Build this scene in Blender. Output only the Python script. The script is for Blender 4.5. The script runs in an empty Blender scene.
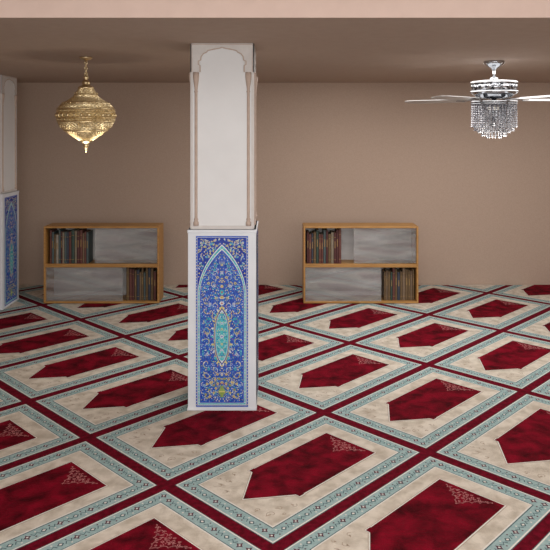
import bpy, bmesh, math, random
from mathutils import Vector, Matrix
random.seed(7)
scn = bpy.context.scene
try:
    scn.view_settings.view_transform = 'Standard'
except Exception: pass
COL = scn.collection
PI = math.pi

def s2l(v):
    v = v/255.0
    return v/12.92 if v <= 0.04045 else ((v+0.055)/1.055)**2.4
def C(r, g, b): return (s2l(r), s2l(g), s2l(b), 1.0)

def mat(name, c1, c2=None, scale=20, rough=0.7, metal=0.0, bump=0.0, bscale=None, spec=0.5,
        emit=None, estr=0, stretch=None, detail=4, lo=0.35, hi=0.65, sheen=0.0, dist=0.0):
    m = bpy.data.materials.new(name); m.use_nodes = True
    nt = m.node_tree; N = nt.nodes; L = nt.links
    p = N['Principled BSDF']
    p.inputs['Base Color'].default_value = c1
    p.inputs['Roughness'].default_value = rough
    p.inputs['Metallic'].default_value = metal
    p.inputs['Specular IOR Level'].default_value = spec
    if sheen: 
        p.inputs['Sheen Weight'].default_value = sheen
        p.inputs['Sheen Roughness'].default_value = 0.5
    tc = N.new('ShaderNodeTexCoord')
    vec = tc.outputs['Object']
    if stretch:
        mp = N.new('ShaderNodeMapping'); mp.inputs['Scale'].default_value = stretch
        L.new(vec, mp.inputs['Vector']); vec = mp.outputs['Vector']
    if c2 is not None:
        n = N.new('ShaderNodeTexNoise'); n.inputs['Scale'].default_value = scale; n.inputs['Detail'].default_value = detail
        n.inputs['Distortion'].default_value = dist
        L.new(vec, n.inputs['Vector'])
        r = N.new('ShaderNodeValToRGB')
        r.color_ramp.elements[0].position = lo; r.color_ramp.elements[0].color = c1
        r.color_ramp.elements[1].position = hi; r.color_ramp.elements[1].color = c2
        L.new(n.outputs['Fac'], r.inputs['Fac']); L.new(r.outputs['Color'], p.inputs['Base Color'])
    if bump:
        n2 = N.new('ShaderNodeTexNoise'); n2.inputs['Scale'].default_value = bscale or scale*3; n2.inputs['Detail'].default_value = 5
        L.new(vec, n2.inputs['Vector'])
        b = N.new('ShaderNodeBump'); b.inputs['Strength'].default_value = bump; b.inputs['Distance'].default_value = 0.01
        L.new(n2.outputs['Fac'], b.inputs['Height']); L.new(b.outputs['Normal'], p.inputs['Normal'])
    if emit:
        p.inputs['Emission Color'].default_value = emit; p.inputs['Emission Strength'].default_value = estr
    return m

class MB:
    def __init__(s): s.v=[]; s.f=[]; s.m=[]; s.sm=[]
    def add(s, vs, fs, mi=0, smooth=False):
        o=len(s.v); s.v += [tuple(v) for v in vs]
        for f in fs: s.f.append([i+o for i in f]); s.m.append(mi); s.sm.append(smooth)
    def box(s, x0,x1,y0,y1,z0,z1, mi=0):
        vs=[(x0,y0,z0),(x1,y0,z0),(x1,y1,z0),(x0,y1,z0),(x0,y0,z1),(x1,y0,z1),(x1,y1,z1),(x0,y1,z1)]
        s.add(vs,[(0,3,2,1),(4,5,6,7),(0,1,5,4),(1,2,6,5),(2,3,7,6),(3,0,4,7)],mi)
    def lathe(s, prof, n=40, mi=0, c=(0,0), smooth=True):
        vs=[];fs=[]
        for r,z in prof:
            for k in range(n):
                a=2*PI*k/n; vs.append((c[0]+r*math.cos(a), c[1]+r*math.sin(a), z))
        for i in range(len(prof)-1):
            for k in range(n):
                k2=(k+1)%n
                fs.append((i*n+k,i*n+k2,(i+1)*n+k2,(i+1)*n+k))
        fs.append(tuple(range(n))[::-1]); fs.append(tuple((len(prof)-1)*n+k for k in range(n)))
        s.add(vs,fs,mi,smooth)
    def torus(s, c, R, r, axis='z', n=24, m=8, mi=0, sc=(1,1,1), rot=0):
        vs=[];fs=[]
        for i in range(n):
            a=2*PI*i/n
            for j in range(m):
                b=2*PI*j/m
                x=(R+r*math.cos(b))*math.cos(a); y=(R+r*math.cos(b))*math.sin(a); z=r*math.sin(b)
                x*=sc[0]; y*=sc[1]
                if axis=='x': p=(z,x,y)
                elif axis=='y': p=(x,z,y)
                else: p=(x,y,z)
                vs.append((c[0]+p[0],c[1]+p[1],c[2]+p[2]))
        for i in range(n):
            for j in range(m):
                fs.append((i*m+j,((i+1)%n)*m+j,((i+1)%n)*m+(j+1)%m,i*m+(j+1)%m))
        s.add(vs,fs,mi,True)
    def sphere(s,c,r,n=10,m=6,mi=0,zs=1.0):
        prof=[]
        for i in range(m+1):
            t=-PI/2+PI*i/m
            prof.append((max(r*math.cos(t),r*0.02), c[2]+zs*r*math.sin(t)))
        s.lathe(prof,n,mi,(c[0],c[1]))
    def mesh(s,name,mats):
        me=bpy.data.meshes.new(name); me.from_pydata(s.v,[],s.f)
        for m in mats: me.materials.append(m)
        me.polygons.foreach_set('material_index',s.m)
        me.polygons.foreach_set('use_smooth',s.sm)
        me.update(); return me
    def obj(s,name,mats,parent=None,loc=(0,0,0)):
        return link(bpy.data.objects.new(name,s.mesh(name,mats)),parent,loc)

def link(o,parent=None,loc=(0,0,0)):
    COL.objects.link(o); o.location=loc
    if parent: o.parent=parent
    return o
def empty(name,loc,label,cat,group=None):
    o=bpy.data.objects.new(name,None); o.empty_display_size=0.2
    link(o,None,loc); tag(o,label,cat,group); return o
def tag(o,label,cat,group=None):
    o['label']=label; o['category']=cat
    if group: o['group']=group
def bevel(o,w=0.004,seg=2):
    b=o.modifiers.new('bevel','BEVEL'); b.width=w; b.segments=seg; b.limit_method='ANGLE'; b.angle_limit=math.radians(40)

class Inlay:
    def __init__(s, mp): s.mb=MB(); s.mp=mp; s.mirror=False
    def poly(s,pts,lay,mi):
        s.mb.add([s.mp(u,v,lay) for u,v in pts],[tuple(range(len(pts)))],mi)
        if s.mirror:
            s.mb.add([s.mp(-u,v,lay) for u,v in pts][::-1],[tuple(range(len(pts)))],mi)
    def rect(s,u0,u1,v0,v1,lay,mi): 
        mm=s.mirror; s.mirror=False
        s.poly([(u0,v0),(u1,v0),(u1,v1),(u0,v1)],lay,mi); s.mirror=mm
    def disc(s,c,r,lay,mi,n=8,ru=1.0):
        s.poly([(c[0]+r*ru*math.cos(2*PI*k/n),c[1]+r*math.sin(2*PI*k/n)) for k in range(n)],lay,mi)
    def flower(s,c,r,lay,mi,mc,n=6,a0=0.0):
        pts=[]
        for k in range(n*2):
            rr=r if k%2==0 else r*0.5
            a=a0+PI*k/n
            pts.append((c[0]+rr*math.cos(a),c[1]+rr*math.sin(a)))
        s.poly(pts,lay,mi); s.disc(c,r*0.32,lay+1,mc,6)
    def leaf(s,c,l,w,a,lay,mi):
        ca,sa=math.cos(a),math.sin(a)
        pts=[(0,0),(l*.3,w),(l*.7,w*.7),(l,0),(l*.7,-w*.7),(l*.3,-w)]
        s.poly([(c[0]+x*ca-y*sa,c[1]+x*sa+y*ca) for x,y in pts],lay,mi)
    def ribbon(s,pts,w,lay,mi,closed=False):
        n=len(pts)
        L=[];R=[]
        for i in range(n):
            if closed: a=pts[i-1]; b=pts[(i+1)%n]
            else: a=pts[max(i-1,0)]; b=pts[min(i+1,n-1)]
            dx,dy=b[0]-a[0],b[1]-a[1]; d=math.hypot(dx,dy) or 1e-9
            nx,ny=-dy/d*w/2,dx/d*w/2
            L.append((pts[i][0]+nx,pts[i][1]+ny)); R.append((pts[i][0]-nx,pts[i][1]-ny))
        for i in range(n if closed else n-1):
            j=(i+1)%n
            s.poly([R[i],R[j],L[j],L[i]],lay,mi)
    def spiral(s,c,r,a0,turn,w,lay,mi,n=12):
        pts=[]
        for i in range(n+1):
            t=i/n; a=a0+turn*t; rr=r*(1-0.8*t)
            pts.append((c[0]+rr*math.cos(a),c[1]+rr*math.sin(a)))
        s.ribbon(pts,w,lay,mi)

# ---------------- materials
M_wall=mat('beige_plaster',C(187,165,149),C(180,158,142),scale=90,rough=.9,bump=.15,bscale=200)
M_ceil=mat('taupe_ceiling_paint',C(180,159,144),C(176,155,140),scale=12,rough=.9,bump=.05,bscale=120)
M_fas=mat('peach_beige_paint',C(203,180,168),C(199,176,164),scale=10,rough=.8)
M_sub=mat('concrete_floor',C(90,85,80),C(100,95,90),scale=8,rough=.9)
M_mar=mat('maroon_pile',C(84,3,20),C(116,8,34),scale=30,rough=.95,bump=.5,bscale=300,spec=.1)
M_red=mat('crimson_velvet_pile',C(66,0,10),C(130,5,32),scale=9,rough=.92,bump=1.0,bscale=90,spec=.1,detail=15,lo=.34,hi=.66,dist=.3,sheen=.0)
M_teal=mat('teal_pile',C(146,172,172),C(164,188,187),scale=40,rough=.95,bump=.4,bscale=300,spec=.1)
M_cream=mat('cream_pile',C(188,177,161),C(220,211,197),scale=12,rough=.95,bump=.7,bscale=140,spec=.1,detail=14,dist=.3,lo=.34,hi=.62)
M_wht=mat('ivory_pile',C(230,226,218),C(216,212,204),scale=60,rough=.95,spec=.1)
M_tan=mat('tan_pile',C(170,153,136),C(180,164,146),scale=50,rough=.95,spec=.1)
M_pink=mat('rose_pile',C(196,134,132),C(172,100,104),scale=60,rough=.95,spec=.1)
M_dkm=mat('dark_motif_pile',C(82,48,62),C(98,64,76),scale=60,rough=.95,spec=.1)
M_dkt=mat('slate_teal_pile',C(62,88,96),C(80,106,112),scale=60,rough=.95,spec=.1)

M_white=mat('white_plaster',C(228,229,230),C(225,226,227),scale=8,rough=.7,bump=.03,bscale=80)
M_case=mat('white_panel_paint',C(226,230,236),C(220,225,232),scale=8,rough=.5)
M_post=mat('muted_stucco',C(196,176,163),C(186,166,153),scale=30,rough=.8)
T_dk=mat('cobalt_tile',C(24,48,146),C(38,70,176),scale=50,rough=.25)
T_md=mat('royal_blue_tile',C(38,76,174),C(60,104,202),scale=50,rough=.25)
T_lt=mat('sky_blue_tile',C(126,180,222),C(154,202,234),scale=50,rough=.25)
T_wh=mat('white_tile',C(226,230,232),C(210,217,226),scale=50,rough=.25)
T_ye=mat('yellow_tile',C(212,200,112),C(224,214,140),scale=50,rough=.3)
T_te=mat('turquoise_tile',C(58,174,188),C(98,200,206),scale=50,rough=.25)
T_re=mat('brick_red_tile',C(170,72,82),C(190,100,100),scale=50,rough=.3)
T_gr=mat('olive_green_tile',C(130,158,80),C(154,178,100),scale=50,rough=.3)
TM=[T_dk,T_md,T_lt,T_wh,T_ye,T_te,T_re,T_gr]

M_wood=mat('oak_wood',C(184,138,78),C(160,114,58),scale=6,rough=.45,stretch=(1,8,8),detail=6)
M_back=mat('pale_grey_painted_reflections',C(196,195,195),C(222,222,223),scale=2.0,rough=.4,stretch=(1.0,1,5),detail=3,lo=.36,hi=.64,dist=.3)  # pale streaks paint glass reflections into the panel colour
M_gold=mat('champagne_brass',C(240,222,182),C(212,188,140),scale=40,rough=.34,metal=1.0)
M_goldd=mat('pierced_antique_brass',C(104,84,52),C(232,214,172),scale=85,rough=.5,metal=.5,emit=C(255,230,180),estr=.14,lo=.44,hi=.56)
M_chrome=mat('chrome',C(185,188,192),C(170,172,176),scale=10,rough=.14,metal=1.0)
M_dchrome=mat('engraved_dark_chrome',C(50,52,58),C(190,192,198),scale=40,rough=.2,metal=.9,lo=.46,hi=.54)
M_blade=mat('silver_blade_finish',C(190,189,188),C(178,176,175),scale=8,rough=.35,metal=.55)
M_bulb=mat('lamp_bulb_glass',C(250,245,235),rough=.4,emit=C(255,240,220),estr=.5)
M_cry=mat('cut_crystal',C(222,223,229),C(96,100,110),scale=90,rough=.1,metal=.5,spec=1.0,lo=.42,hi=.58)

M_glass=bpy.data.materials.new('painted_reflection_glass'); M_glass.use_nodes=True  # streaky white diffuse mix paints reflections onto the panes
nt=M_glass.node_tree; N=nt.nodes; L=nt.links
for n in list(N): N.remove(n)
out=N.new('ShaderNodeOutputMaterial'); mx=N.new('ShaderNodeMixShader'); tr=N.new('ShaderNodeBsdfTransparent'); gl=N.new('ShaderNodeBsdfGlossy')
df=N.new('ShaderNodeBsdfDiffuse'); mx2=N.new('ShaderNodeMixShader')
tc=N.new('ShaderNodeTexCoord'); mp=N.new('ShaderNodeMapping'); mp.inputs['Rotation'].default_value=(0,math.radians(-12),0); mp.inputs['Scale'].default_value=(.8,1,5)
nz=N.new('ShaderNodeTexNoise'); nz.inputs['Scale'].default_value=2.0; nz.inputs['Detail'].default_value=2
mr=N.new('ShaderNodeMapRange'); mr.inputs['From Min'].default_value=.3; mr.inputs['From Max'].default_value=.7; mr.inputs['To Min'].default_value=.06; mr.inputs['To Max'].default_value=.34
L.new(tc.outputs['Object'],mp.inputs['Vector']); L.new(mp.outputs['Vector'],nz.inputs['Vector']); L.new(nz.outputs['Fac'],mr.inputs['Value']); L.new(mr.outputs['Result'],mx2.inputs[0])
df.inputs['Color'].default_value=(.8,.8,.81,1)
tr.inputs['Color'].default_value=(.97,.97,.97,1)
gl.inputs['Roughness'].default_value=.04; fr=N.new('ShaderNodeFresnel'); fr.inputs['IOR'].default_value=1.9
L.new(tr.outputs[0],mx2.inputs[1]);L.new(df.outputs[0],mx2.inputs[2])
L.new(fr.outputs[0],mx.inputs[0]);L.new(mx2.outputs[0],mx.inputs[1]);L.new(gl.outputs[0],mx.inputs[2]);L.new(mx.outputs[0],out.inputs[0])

# ---------------- room
H=1.9; ZC=2.497; YB=8.33; XW=4.5; YN=-1.5; YF=3.566
def struct(name,b,m):
    mb=MB(); mb.box(*b); o=mb.obj(name,[m]); o['kind']='structure'; return o
struct('floor',(-XW,XW,YN,YB,-.12,-.01),M_sub)
struct('wall_back',(-XW-.1,XW+.1,YB,YB+.1,-.12,3.1),M_wall)
struct('wall_left',(-XW-.1,-XW,YN,YB,-.12,3.1),M_wall)
struct('wall_right',(XW,XW+.1,YN,YB,-.12,3.1),M_wall)
struct('ceiling',(-XW,XW,YF,YB,ZC,3.0),M_ceil)
struct('ceiling_upper',(-XW,XW,YN,YF-.012,3.0,3.1),M_fas)
struct('trim_1',(-XW,XW,YF-.012,YF,ZC,3.0),M_fas)

# ---------------- carpet
ANG=math.radians(45.6); LA=1.306; LB=.804
dA=Vector((math.cos(ANG),math.sin(ANG))); dB=Vector((math.sin(ANG),-math.cos(ANG)))
C0=Vector((.160,3.805))
CM=[M_mar,M_red,M_teal,M_cream,M_wht,M_tan,M_pink,M_dkm,M_dkt]
rug_c=[None]
def cmap(s,t,lay):
    p=rug_c[0]+dA*s+dB*t
    return (p.x,p.y,.0005*lay)
il=Inlay(cmap)
HS=.620; HT=.370
def draw_rug():
    def R(d,lay,mi): il.rect(-HS+d,HS-d,-HT+d,HT-d,lay,mi)
    R(0,1,8); R(.004,2,4); R(.012,3,2); R(.084,4,8); R(.089,5,4); R(.097,7,3)
    def run(s0,t0,s1,t1,n):
        dx,dy=(s1-s0)/n,(t1-t0)/n; l=math.hypot(dx,dy); ex,ey=dx/l,dy/l; nx,ny=-ey,ex
        for i in range(n):
            cx,cy=s0+dx*(i+.5),t0+dy*(i+.5)
            def P(a,b): return (cx+ex*a+nx*b,cy+ey*a+ny*b)
            q=i%4
            if q==0:
                il.poly([P(-.021,0),P(-.007,-.008),P(0,-.022),P(.007,-.008),P(.021,0),P(.007,.008),P(0,.022),P(-.007,.008)],4,7)
                il.disc(P(0,0),.006,5,4,6)
            elif q==2:
                il.poly([P(-.018,0),P(0,-.016),P(.018,0),P(0,.016)],4,8)
                il.poly([P(-.010,0),P(0,-.008),P(.010,0),P(0,.008)],5,4)
            else:
                sg=1 if q==1 else -1
                il.ribbon([P(-.020,-.012*sg),P(-.009,.007*sg),P(.009,-.007*sg),P(.020,.012*sg)],.0055,4,8)
                il.disc(P(-.006,.019*sg),.005,4,7,6); il.disc(P(.006,-.019*sg),.005,4,4,6)
    m=.048
    run(-HS+.02,-HT+m,HS-.02,-HT+m,29); run(-HS+.02,HT-m,HS-.02,HT-m,29)
    run(-HS+m,-HT+.08,-HS+m,HT-.08,13); run(HS-m,-HT+.08,HS-m,HT-.08,13)
    w=.186
    def N(k):
        w2=w+k; st=.014
        return [(-.462-k*1.4,0),(-.240-k*.5,-w2+st+.008),(-.240-k*.5,-w2-.004),(-.205,-w2-.004),(-.205,-w2+.0),(.422+k,-w2),(.422+k,w2),(-.205,w2),(-.205,w2+.004),(-.240-k*.5,w2+.004),(-.240-k*.5,w2-st-.008)]
    il.poly(N(.010),8,5); il.poly(N(.0065),9,4); il.poly(N(0),11,1)
    for sg in (-1,1):
        for (a,b,r) in ((-.455,.20,.030),(-.39,.19,.020),(-.475,.125,.020),(-.32,.225,.018),(-.41,.245,.012)):
            il.spiral((a,sg*b),r,a*20,sg*4.8,.004,8,5,9)
            il.leaf((a,sg*b),r*1.3,.005,sg*1.2+a*9,8,5)
    # lace ornament at the closed end of the niche
    B=.398; S=.82
    out=[(B,-.158),(B-.020,-.140),(B-.026,-.116),(B-.052,-.104),(B-.054,-.078),(B-.086,-.066),(B-.094,-.038),(B-.128,-.026),(B-.160,0)]
    out=out+[(a,-b) for a,b in out[::-1][1:]]
    out=[(B-(B-a)*S,b*S) for a,b in out]
    for i2 in range(len(out)-1):
        a,b=out[i2],out[i2+1]
        il.ribbon([a,((a[0]+b[0])/2+.005,(a[1]+b[1])/2),b],.0035,12,6)
    for p in out: il.disc(p,.005,12,6,6)
    for (ds,dt,r) in ((.025,.09,.019),(.028,.045,.021),(.065,.040,.019),(.012,.125,.012),(.052,.080,.012),(.098,.020,.014),(.010,.068,.010),(.045,.014,.013),(.008,.02,.011)):
        for sg in (-1,1):
            il.spiral((B-ds*S,sg*dt*S),r*S,ds*60,sg*5.2,.004,12,6,9)
            il.leaf((B-ds*S,sg*dt*S),r*1.2,.0045,ds*90*sg,12,6)
    il.flower((B-.018,0),.012,12,6,1); il.flower((B-.062,0),.012,12,6,1); il.flower((B-.100,0),.009,12,6,1)
for i in range(-9,10):
    for j in range(-12,13):
        c=C0+dA*LA*i+dB*LB*j
        if -XW-.75<c.x<XW+.75 and YN-.75<c.y<YB+.75:
            rug_c[0]=c; draw_rug()
me=il.mb.mesh('pat',CM)
bm=bmesh.new(); bm.from_mesh(me)
e=.01
for co,no in (((XW-e,0,0),(1,0,0)),((-XW+e,0,0),(-1,0,0)),((0,YB-e,0),(0,1,0)),((0,YN+e,0),(0,-1,0))):
    bmesh.ops.bisect_plane(bm,geom=bm.verts[:]+bm.edges[:]+bm.faces[:],plane_co=co,plane_no=no,clear_outer=True,dist=1e-6)
for f in bm.faces:
    if f.normal.z<0: f.normal_flip()
mb=MB(); mb.box(-XW+e,XW-e,YN+e,YB-e,-.01,0,0)
base=mb.mesh('b',CM); bm.from_mesh(base)
cm=bpy.data.meshes.new('prayer_carpet')
for m in CM: cm.materials.append(m)
bm.to_mesh(cm); bm.free()
carpet=link(bpy.data.objects.new('prayer_carpet',cm))
tag(carpet,'wall-to-wall crimson, cream and teal mosque carpet patterned with prayer niches','carpet')

# ---------------- columns
CW=.462/2; SW=.418/2; PH=1.231
Z0=.007
PW=.179; PB=.03; PT=1.192
def tmap(u,v,lay): return (u,-CW-.003-.0004*lay,v+PB)
t=Inlay(tmap); t.mirror=False
VH=PT-PB
t.rect(-PW,PW,0,VH,0,3)
t.rect(-PW+.003,PW-.003,.003,VH-.003,1,1)
t.rect(-PW+.011,PW-.011,.011,VH-.011,2,3)
t.rect(-PW+.013,PW-.013,.013,VH-.013,3,0)
n=56
for i in range(n):
    v=.008+(VH-.016)*(i+.5)/n
    for sg in (-1,1): t.disc((sg*(PW-.007),v),.003,2,3 if i%2 else 4,6)
VS=.76
def prf(q): return (1-q**2.0)**.95
def arch(hw,va,vs=VS,n=20,v0=.03):
    h=va-vs
    L=[]
    for i in range(n+1):
        q=i/n
        L.append((-hw*prf(q) if q<1 else 0,vs+h*q))
    Rr=[(-p[0],p[1]) for p in L[::-1]][1:]
    return [(-hw,v0)]+L+Rr+[(hw,v0)]
t.poly(arch(.164,1.102,v0=.016),4,3)
t.poly(arch(.160,1.092,v0=.020),5,5)
t.poly(arch(.152,1.074,v0=.028),6,3)
t.poly(arch(.149,1.065,v0=.031),7,1)
AO=arch(.156,1.083,v0=.024)
for i in range(len(AO)-1):
    a=Vector(AO[i]); b=Vector(AO[i+1]); nseg=max(1,int((b-a).length/.018))
    for q in range(nseg):
        p=a+(b-a)*((q+.5)/nseg); t.disc((p.x,p.y-.001),.0030,7,(3,4,6,1)[(q+i)%4],6)
t.mirror=True
rnd=random.Random(3)
def inside(u,v,m=0.0):
    hw=.146-m
    if v<VS: return u<hw and v>.040
    q=(v-VS)/(1.055-VS)
    return q<1 and u<hw*prf(q)-.002
for (u,v,r) in ((.140,1.115,.022),(.10,1.125,.016),(.05,1.132,.012),(.152,1.065,.012)):
    t.spiral((u,v),r,rnd.random()*6,5.0,.0035,4,4,12); t.flower((u,v),r*.4,5,3,6)
for k in range(360):
    u=rnd.uniform(.005,.160); v=rnd.uniform(.80,1.14)
    q=(v-VS)/(1.112-VS)
    if q<1 and u<.170*prf(q)+.004: continue
    t.flower((u,v),rnd.uniform(.004,.0075),5,rnd.choice([2,3,5,4,4]),rnd.choice([4,6,1]),5,rnd.random())
for k in range(13):
    v=.08+k*.072
    if inside(.10,v): t.spiral((.104,v),.030,PI*.5+k,5.2,.0034,9,(4,5,4)[k%3],14)
    if inside(.05,v+.03): t.spiral((.050,v+.03),.024,k*2.0,-5.0,.0031,9,(5,4,3)[k%3],12)
placed=[]
for k in range(14000):
    u=rnd.uniform(.003,.146); v=rnd.uniform(.043,1.05)
    if not inside(u,v,.004): continue
    if (u/.052)**2+((v-.48)/.195)**2<1: continue
    if all((u-a)**2+(v-b)**2>.0105**2 for a,b in placed):
        placed.append((u,v))
        r=rnd.uniform(.0038,.0068); q=rnd.random()
        mi=rnd.choices([3,2,4,6,5,7,0],[4,3.5,4 if v>.25 else 7,1.3,4,1.4 if v>.25 else 4,5.5])[0]
        if q<.6: t.flower((u,v),r,10,mi,rnd.choice([4,6,0,3]),5,rnd.random())
        else: t.leaf((u,v),r*2,r*.55,rnd.random()*6,10,mi)
t.mirror=False
def oval(hw,hh,n=28,c=.48,tip=0.0):
    P=[]
    for i in range(n):
        a=2*PI*i/n; sy=math.sin(a); cx=math.cos(a)
        yy=hh*sy
        if abs(abs(sy)-1)<1e-3: yy+=math.copysign(tip,sy)
        P.append((hw*cx,c+yy))
    return P
t.poly(oval(.054,.190,tip=.02),11,4); t.poly(oval(.050,.182,tip=.015),12,0); t.poly(oval(.045,.171,tip=.01),13,3); t.poly(oval(.042,.164),14,5)
t.mirror=True
for k in range(16):
    v=.335+k*.0195; hwv=.042*math.sqrt(max(0,1-((v-.48)/.164)**2))
    t.spiral((hwv*.5,v),.008,k,5,.002,15,(3,1)[k%2],8)
    if hwv>.018:
        t.flower((hwv*.74,v+.008),.0055,16,(3,4,1,0)[k%4],(1,6)[k%2],5)
        t.flower((hwv*.32,v+.010),.0045,16,(4,1,3)[k%3],6,5)
for k in range(11):
    a=PI*(k-5)/11
    t.leaf((.056*math.cos(a),.48+.182*math.sin(a)),.022,.006,a,13,(3,4,5)[k%3])
t.mirror=False
for (v,r,mi) in ((.48,.018,3),(.53,.011,4),(.57,.012,3),(.43,.011,4),(.39,.012,3),(.35,.007,1),(.61,.007,1)): t.flower((0,v),r,17,mi,1,8)
for (v,r,mi) in ((.705,.020,3),(.745,.016,4),(.78,.022,5),(.82,.014,4)): t.flower((0,v),r,12,mi,6,8)
vp=[(-.014,.07),(.014,.07),(.009,.08),(.024,.10),(.024,.115),(.009,.135),(.014,.145),(-.014,.145),(-.009,.135),(-.024,.115),(-.024,.10),(-.009,.08)]
t.poly(vp,12,7); t.rect(-.022,.022,.104,.111,13,4)
t.mirror=True
for (u,v,mi) in ((.0,.17,4),(.028,.162,4),(.055,.15,7),(.018,.195,7),(.045,.19,4),(.0,.225,3),(.07,.17,4),(.03,.225,4),(.055,.10,4),(.085,.12,7),(.08,.075,4),(.04,.13,4),(.10,.16,4),(.11,.09,7)):
    t.flower((u,v),.012,13,mi,6 if mi!=6 else 3,6)
for (u,v,mi) in ((.04,.74,4),(.055,.82,3),(.03,.88,4),(.0,.91,3),(.05,.93,5),(.0,.965,4),(.08,.70,3),(.09,.60,5),(.09,.84,4),(.10,.50,4),(.10,.36,3),(.09,.26,5)):
    t.flower((u,v),.012,13,mi,0,8)
t.mirror=False
tile_me=t.mb.mesh('tile_panel',TM)

def arch_frame_mesh():
    mb=MB()
    prof=[(-.150,2.30),(-.150,2.345),(-.162,2.352),(-.162,2.375),(-.146,2.382),(-.143,2.405),(-.128,2.425),(-.105,2.436),(-.098,2.446),(-.06,2.455),(-.02,2.462),(0,2.468)]
    prof=prof+[(-u,v) for u,v in prof[::-1][1:]]
    y0=-SW-.008; y1=-SW+.002; top=2.4955; W=SW
    pts=[(-W,2.30)]+prof+[(W,2.30)]
    vs=[];fs=[]
    for (u,v) in pts:
        vs+=[(u,y0,v),(u,y0,top),(u,y1,v),(u,y1,top)]
    for i in range(len(pts)-1):
        a=4*i;b=4*(i+1)
        fs+=[(a,b,b+1,a+1),(a,a+2,b+2,b)]
    mb.add(vs,fs,0)
    il2=Inlay(lambda u,v,lay:(u,y0-.0015,v))
    il2.ribbon(prof,.008,0,1)
    il2.ribbon([(-W+.004,2.30),(-W+.004,2.488),(W-.004,2.488),(W-.004,2.30)],.005,0,1)
    mb.add(il2.mb.v,il2.mb.f,1)
    for sg in (-1,1):
        a,b=sorted((sg*(W-.010),sg*W)); mb.box(a,b,y0,y1,PH+.002,2.30,0)
    mb.box(-W,W,y0,y1,PH+.002,PH+.025,0)
    return mb.mesh('arch_frame',[M_white2,M_post])
M_white2=mat('pale_stone_moulding',C(216,212,209),C(209,205,202),scale=20,rough=.7)
af_me=arch_frame_mesh()
def colonnette_mesh():
    mb=MB()
    p=[(.018,PH+.026),(.018,PH+.05),(.012,PH+.056),(.015,PH+.068),(.010,PH+.08),(.010,2.16),(.014,2.168),(.010,2.176),(.012,2.20),(.017,2.235),(.021,2.27),(.021,2.299)]
    mb.lathe(p,16,0); return mb.mesh('colonnette',[M_post])
cl_me=colonnette_mesh()
mb=MB(); mb.box(-SW,SW,-SW,SW,PH-.01,2.4955,0); shaft_me=mb.mesh('shaft',[M_white])
mb=MB(); mb.box(-CW,CW,-CW,CW,Z0,PH,0)
for z0,z1,k in ((Z0,Z0+.02,.004),(PH-.022,PH,.004)):
    mb.box(-CW-k,CW+k,-CW-k,CW+k,z0,z1,0)
case_me=mb.mesh('casing',[M_case])

def column(x,y,label):
    e=empty('column',(x,y,0),label,'column','square mosque columns')
    o=link(bpy.data.objects.new('shaft',shaft_me),e); o['label']='white plaster upper shaft'
    o=link(bpy.data.objects.new('casing',case_me),e); o['label']='white painted lower casing'; bevel(o,.003)
    for k in range(4):
        a=k*PI/2
        o=link(bpy.data.objects.new('tile_panel',tile_me),e); o.rotation_euler=(0,0,a); o['label']='blue floral mosaic tile panel with pointed arch'
        o=link(bpy.data.objects.new('arch_frame',af_me),e); o.rotation_euler=(0,0,a); o['label']='pale blind arch moulding'
        for sg in (-1,1):
            u=sg*.178; v=-SW-.002
            o=link(bpy.data.objects.new('colonnette',cl_me),e,(u*math.cos(a)-v*math.sin(a),u*math.sin(a)+v*math.cos(a),0))
    return e
column(-.359,4.572+CW,'white square column with blue floral mosaic panel and slender colonnettes')
column(-2.88-CW,7.59-CW,'white square column with blue mosaic panels near the back wall')

# ---------------- bookcases
def bookcase(x0,x1,z1,yf,label,dp=.30):
    w=x1-x0; e=empty('bookcase',(x0,yf,Z0),label,'bookcase','low oak bookcases')
    T=.020; h=z1-Z0; zm=h*.49
    mb=MB(); mb.box(0,T,0,dp,0,h); mb.box(w-T,w,0,dp,0,h); mb.box(T,w-T,0,dp,h-T,h); mb.box(T,w-T,0,dp,0,T)
    o=mb.obj('frame',[M_wood],e); bevel(o,.003); o['label']='honey oak carcass'
    mb=MB(); mb.box(T,w-T,.008,dp-.01,zm-.012,zm+.012); mb.box(T,w-T,.002,.02,zm-.020,zm+.020)
    o=mb.obj('shelf',[M_wood],e); bevel(o,.002); o['label']='honey oak middle shelf'
    mb=MB(); mb.box(T,w-T,dp-.01,dp-.002,T,h-T); o=mb.obj('back_panel',[M_back],e); o['label']='pale grey back panel with painted reflection streaks'
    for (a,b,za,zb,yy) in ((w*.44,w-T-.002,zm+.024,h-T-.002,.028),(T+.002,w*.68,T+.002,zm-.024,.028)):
        mb=MB(); mb.box(a,b,yy,yy+.005,za,zb); o=mb.obj('glass_door',[M_glass],e); o['label']='sliding glass door with painted reflection streaks'
    return zm+.012, T, h
BC=[C(106,62,56),C(80,95,97),C(126,106,86),C(60,66,82),C(88,48,48),C(140,128,110),C(54,76,69),C(110,88,60),C(154,147,136)]
BM=[mat('book_cloth_%d'%i,c,tuple(list(q*.75 for q in c[:3])+[1]),scale=30,rough=.6) for i,c in enumerate(BC)]
M_page=mat('book_pages',C(200,188,160),C(180,168,140),scale=80,rough=.9)
M_gilt=mat('gilt_band',C(164,138,92),C(134,108,68),scale=80,rough=.5,metal=.3)
names={0:'russet',1:'teal grey',2:'tan',3:'navy',4:'dark maroon',5:'sand',6:'dark green',7:'golden brown',8:'cream'}
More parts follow.
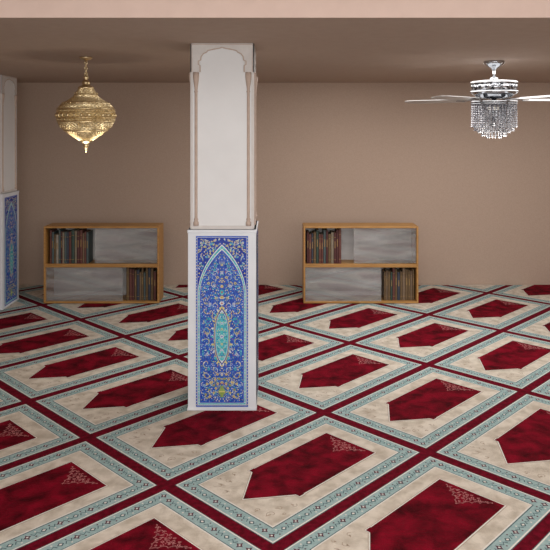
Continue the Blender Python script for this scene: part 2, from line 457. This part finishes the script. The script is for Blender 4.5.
def book(x,y,z,w,d,h,mi,group,r):
    mb=MB(); c=.0025
    mb.box(0,c,0,d,0,h,0); mb.box(w-c,w,0,d,0,h,0)
    n=6; vs=[];fs=[]
    for k in range(n+1):
        a=PI*k/n; px=w/2-w/2*math.cos(a); py=-.006*math.sin(a)
        vs+=[(px,py,0),(px,py,h)]
    for k in range(n): fs.append((2*k,2*k+2,2*k+3,2*k+1))
    mb.add(vs,fs,0,True)
    mb.box(c,w-c,.001,d-.004,.003,h-.004,1)
    sty=r.random()
    if sty<.6:
        for zz in (.12,.84): mb.box(.002,w-.002,-.0068,.0,h*zz,h*zz+h*.014,2)
    if sty>.35: mb.box(w*.3,w*.7,-.0068,.0,h*.5,h*.72,2)
    o=mb.obj('book',[BM[mi],M_page,M_gilt],None,(x,y,z))
    tag(o,'%s hardback book with gilt spine bands in oak bookcase'%names[mi],'book',group)
def books(x0,x1,yf,z,hmax,seq,group,seed):
    r=random.Random(seed); x=x0; i=0
    while x<x1-.018:
        w=r.uniform(.018,.030)
        if x+w>x1: break
        h=hmax*r.uniform(.80,.95)
        book(x,yf+.05+r.uniform(0,.012),z+.001,w,.18,h,seq[i%len(seq)],group,r); x+=w+.002; i+=1
px=7.41/675
XL0=(43.5-275)*px; XL1=(159-275)*px; XR0=(303.5-275)*px; XR1=(418.5-275)*px
ZT=.852
zm,T,h=bookcase(XL0,XL1,ZT,7.41,'low oak bookcase with glass doors and books on both shelves')
hu=h-T-zm; hl=zm-.024-T
books(XL0+T+.03,XL0+.50,7.41,Z0+zm,hu,[0,1,7,8,1,4,5,1,3,0,6,5,4,0,2],'hardbacks on the upper shelf',1)
books(XL1-.37,XL1-T-.01,7.41,Z0+T,hl,[7,0,4,7,3,2,7,1,7,3],'hardbacks on the lower shelf',2)
zm,T,h=bookcase(XR0,XR1,ZT,7.41,'low oak bookcase with sliding glass and rows of hardbacks')
books(XR0+T+.02,XR0+.43,7.41,Z0+zm,hu,[4,0,3,7,6,0,0,1,4,7,5,4],'hardbacks on the upper shelf',3)
books(XR1-.37,XR1-T-.01,7.41,Z0+T,hl,[7,2,7,6,0,7,3,7,2,7],'hardbacks on the lower shelf',4)

# ---------------- pendant lantern
LX,LY=-1.526,5.45; k=LY/675.0
def zy(y): return H+(131-y)*k
pl=empty('pendant_lantern',(LX,LY,ZC),'pierced brass Moroccan style pendant lantern hanging on a chain','lamp')
def LZ(y): return zy(y)-ZC
def part(name,fn,mats,par,label=None):
    mb=MB(); fn(mb); o=mb.obj(name,mats,par)
    if label: o['label']=label
    return o
part('canopy',lambda m:m.lathe([(.05,-.001),(.052,-.008),(.04,-.018),(.015,-.028),(.006,-.04)],24),[M_gold],pl)
def chain(m):
    z=-.045
    i=0
    while z>LZ(78):
        m.torus((0,0,z),.010,.0036,'x' if i%2 else 'y',14,6,0,(1,1.5,1)); z-=.023; i+=1
part('chain',chain,[M_gold],pl)
part('top_finial',lambda m:m.lathe([(.004,LZ(75)),(.014,LZ(76)),(.022,LZ(77.5)),(.014,LZ(79)),(.014,LZ(80)),(.030,LZ(81.5)),(.034,LZ(83)),(.028,LZ(85)),(.04,LZ(86)),(.062,LZ(87)),(.064,LZ(88.3)),(.055,LZ(89))],28),[M_gold],pl)
def curve(ctrl,n):
    P=[ctrl[0]]+ctrl+[ctrl[-1]]; out=[]
    for i in range(n):
        q=i/(n-1)*(len(ctrl)-1); a=min(int(q),len(ctrl)-2); f=q-a
        p0,p1,p2,p3=P[a],P[a+1],P[a+2],P[a+3]
        out.append(tuple(.5*((2*p1[j])+(-p0[j]+p2[j])*f+(2*p0[j]-5*p1[j]+4*p2[j]-p3[j])*f*f+(-p0[j]+3*p1[j]-3*p2[j]+p3[j])*f**3) for j in (0,1)))
    return out
crown=curve([(.056,88.5),(.072,91.5),(.086,94.5),(.106,97.5),(.140,100.5),(.176,103)],15)
bodyp=curve([(.178,103.3),(.208,106.5),(.224,110),(.230,115),(.226,120),(.208,125),(.178,129.5),(.140,133.5),(.098,137),(.056,140.5)],27)
def lattice(prof,n,name,lab,th=.006,par=None):
    mbl=MB(); vs=[];fs=[]
    P=[(r,LZ(y)) for r,y in prof]
    m=len(P)
    for i,(r,z) in enumerate(P):
        for kk in range(n):
            a=2*PI*(kk+.5*(i%2))/n; vs.append((r*math.cos(a),r*math.sin(a),z))
    for i in range(m-1):
        for kk in range(n):
            k2=(kk+1)%n
            if i%2==0: fs+=[(i*n+kk,i*n+k2,(i+1)*n+kk),(i*n+k2,(i+1)*n+k2,(i+1)*n+kk)]
            else: fs+=[(i*n+kk,(i+1)*n+k2,(i+1)*n+kk),(i*n+kk,i*n+k2,(i+1)*n+k2)]
    mbl.add(vs,fs,0)
    o=mbl.obj(name,[M_gold],par); w=o.modifiers.new('w','WIREFRAME'); w.thickness=th; w.use_replace=True
    o['label']=lab
    return o
lattice(crown,24,'crown_shade','pierced brass crown',.0055,pl)
lattice(bodyp,44,'body_shade','pierced brass onion-shaped body',.005,pl)
def bands(m):
    for R,y,r in ((.224,109.4,.006),(.231,113,.004),(.230,118.2,.004),(.222,121.8,.006),(.170,131,.004),(.090,94.8,.006),(.178,103.2,.005)):
        m.torus((0,0,LZ(y)),R,r,'z',56,8)
    for cnt,R,y,s,zs in ((26,.232,115.6,.011,1.5),(30,.226,111.2,.006,1.0),(30,.226,120,.006,1.0),(24,.203,125.9,.008,1.5),(22,.180,103.6,.011,1.0),(14,.090,93.4,.007,1.0)):
        for kk in range(cnt):
            a=2*PI*kk/cnt; m.sphere((R*math.cos(a),R*math.sin(a),LZ(y)),s,8,5,0,zs)
part('embossed_band',bands,[M_gold],pl,'embossed and beaded brass bands')
part('inner_shell',lambda m:m.lathe([(r-.005,LZ(y)) for r,y in crown]+[(r-.005,LZ(y)) for r,y in bodyp],48),[M_goldd],pl,'antique brass inner shell with dark piercings')
part('bottom_finial',lambda m:m.lathe([(.058,LZ(140)),(.058,LZ(141.2)),(.036,LZ(142.5)),(.020,LZ(144)),(.024,LZ(145.5)),(.024,LZ(146.5)),(.014,LZ(148.5)),(.006,LZ(150.5)),(.002,LZ(152.5))],24),[M_gold],pl)

# ---------------- ceiling fan
FX,FY=1.868,5.757; kf=FY/675.0
def FZ(y): return H+(131-y)*kf-ZC
fan=empty('ceiling_fan',(FX,FY,ZC),'chrome ceiling fan with five silver blades and crystal bead light','ceiling fan')
part('canopy',lambda m:m.lathe([(.085,-.001),(.086,-.015),(.078,-.03),(.05,-.05),(.025,-.062),(.018,-.075)],32),[M_chrome],fan)
part('downrod',lambda m:(m.lathe([(.013,-.06),(.013,FZ(80))],16),m.lathe([(.016,FZ(77)),(.032,FZ(78)),(.036,FZ(81)),(.02,FZ(81.5))],20)),[M_chrome],fan)
part('motor_housing',lambda m:(m.lathe([(.03,FZ(80)),(.12,FZ(80.6)),(.185,FZ(81.5)),(.195,FZ(82.5)),(.195,FZ(84))],48),m.lathe([(.19,FZ(83.8)),(.19,FZ(91.2))],48,1),m.lathe([(.195,FZ(91)),(.2,FZ(92)),(.196,FZ(93.5)),(.17,FZ(95)),(.15,FZ(97)),(.08,FZ(99))],48)),[M_chrome,M_dchrome],fan,'chrome drum motor housing with engraved band')
mb=MB()
prof=[(.24,.036),(.28,.048),(.5,.056),(.70,.058),(.77,.050),(.80,.030),(.808,.0)]
loop=prof+[(x,-w) for x,w in prof[::-1][1:]]
tilt=math.radians(11)
def tp(x,y,z): return (x,y*math.cos(tilt)-z*math.sin(tilt),y*math.sin(tilt)+z*math.cos(tilt))
nn=len(loop); vs=[tp(x,y,.0025) for x,y in loop]+[tp(x,y,-.0025) for x,y in loop]
fs=[tuple(range(nn))[::-1],tuple(range(nn,2*nn))]+[(i,(i+1)%nn,nn+(i+1)%nn,nn+i) for i in range(nn)]
mb.add(vs,fs,0); blade_me=mb.mesh('blade',[M_blade])
mb=MB(); mb.box(.12,.30,-.016,.016,-.006,.006); mb.box(.26,.32,-.030,.030,-.010,-.003); arm_me=mb.mesh('blade_arm',[M_chrome])
zb=FZ(100)
for aa in (146,218,290,2,74):
    a=math.radians(aa)
    o=link(bpy.data.objects.new('blade',blade_me),fan,(0,0,zb)); o.rotation_euler=(0,0,a); o['label']='silver rounded fan blade'
    o2=link(bpy.data.objects.new('blade_arm',arm_me),fan,(0,0,zb)); o2.rotation_euler=(0,0,a)
part('light_frame',lambda m:(m.torus((0,0,FZ(102)),.190,.007,'z',56,8),m.torus((0,0,FZ(104)),.192,.004,'z',56,8),m.lathe([(.185,FZ(101.5)),(.185,FZ(102.5))],48),m.lathe([(.02,FZ(98)),(.02,FZ(126))],12)),[M_chrome],fan,'chrome ring frame')
def crystals(m):
    def bead(x,y,z,s):
        m.add([(x+s,y,z),(x-s,y,z),(x,y+s,z),(x,y-s,z),(x,y,z+s*1.2),(x,y,z-s*1.2)],[(0,2,4),(2,1,4),(1,3,4),(3,0,4),(2,0,5),(1,2,5),(3,1,5),(0,3,5)],0)
    for R,n,ya,yb in ((.184,46,103.5,126),(.160,38,103.5,128.5),(.130,30,103.5,131.5),(.100,22,103.5,134),(.060,12,103.5,135.5)):
        for kk in range(n):
            a=2*PI*kk/n; z=FZ(ya); ze=FZ(yb)
            while z>ze:
                bead(R*math.cos(a),R*math.sin(a),z,.0066); z-=.0150
            bead(R*math.cos(a),R*math.sin(a),z-.002,.009)
o=part('crystal_strands',crystals,[M_cry],fan,'hanging clear crystal bead strands'); o['kind']='stuff'
for kk in range(3):
    a=2*PI*kk/3+.4
    part('bulb',lambda m:m.sphere((.04*math.cos(a),.04*math.sin(a),FZ(108)),.014,12,8,0,1.4),[M_bulb],fan)

# ---------------- camera and light
cam=bpy.data.cameras.new('cam'); cam.sensor_width=36; cam.lens=675/550*36; cam.shift_y=-144/550; cam.clip_start=.05
co=bpy.data.objects.new('camera',cam); COL.objects.link(co); co.location=(0,0,H); co.rotation_euler=(PI/2,0,0); scn.camera=co
def area(name,loc,rot,sx,sy,pw,col=(1,.975,.945)):
    l=bpy.data.lights.new(name,'AREA'); l.shape='RECTANGLE'; l.size=sx; l.size_y=sy; l.energy=pw; l.color=col
    o=bpy.data.objects.new(name,l); COL.objects.link(o); o.location=loc; o.rotation_euler=rot; return o
area('hall_overhead_fill',(0.3,1.6,2.95),(0,0,0),5,2.2,62)  # added fill above the near hall, no fixture modelled
area('hall_front_fill',(1.0,-1.3,1.9),(math.radians(88),0,0),5,1.6,122)  # added fill behind the camera, brightens everything facing it
area('bay_overhead_fill',(1.5,6.0,2.48),(0,0,0),3.8,1.8,70)  # added unseen fill under the low ceiling, offset right for the wall gradient
w=bpy.data.worlds.new('world'); scn.world=w; w.use_nodes=True
w.node_tree.nodes['Background'].inputs[0].default_value=(.95,.95,.95,1); w.node_tree.nodes['Background'].inputs[1].default_value=.68
def pt(loc,e,c,r=.1):
    l=bpy.data.lights.new('lamp_light','POINT'); l.energy=e; l.color=c; l.shadow_soft_size=r
    o=bpy.data.objects.new('lamp_light',l); COL.objects.link(o); o.location=loc
pt((FX,FY,1.76),5,(1,.93,.85),.12)
pt((LX,LY,1.64),5,(1,.87,.7),.1)
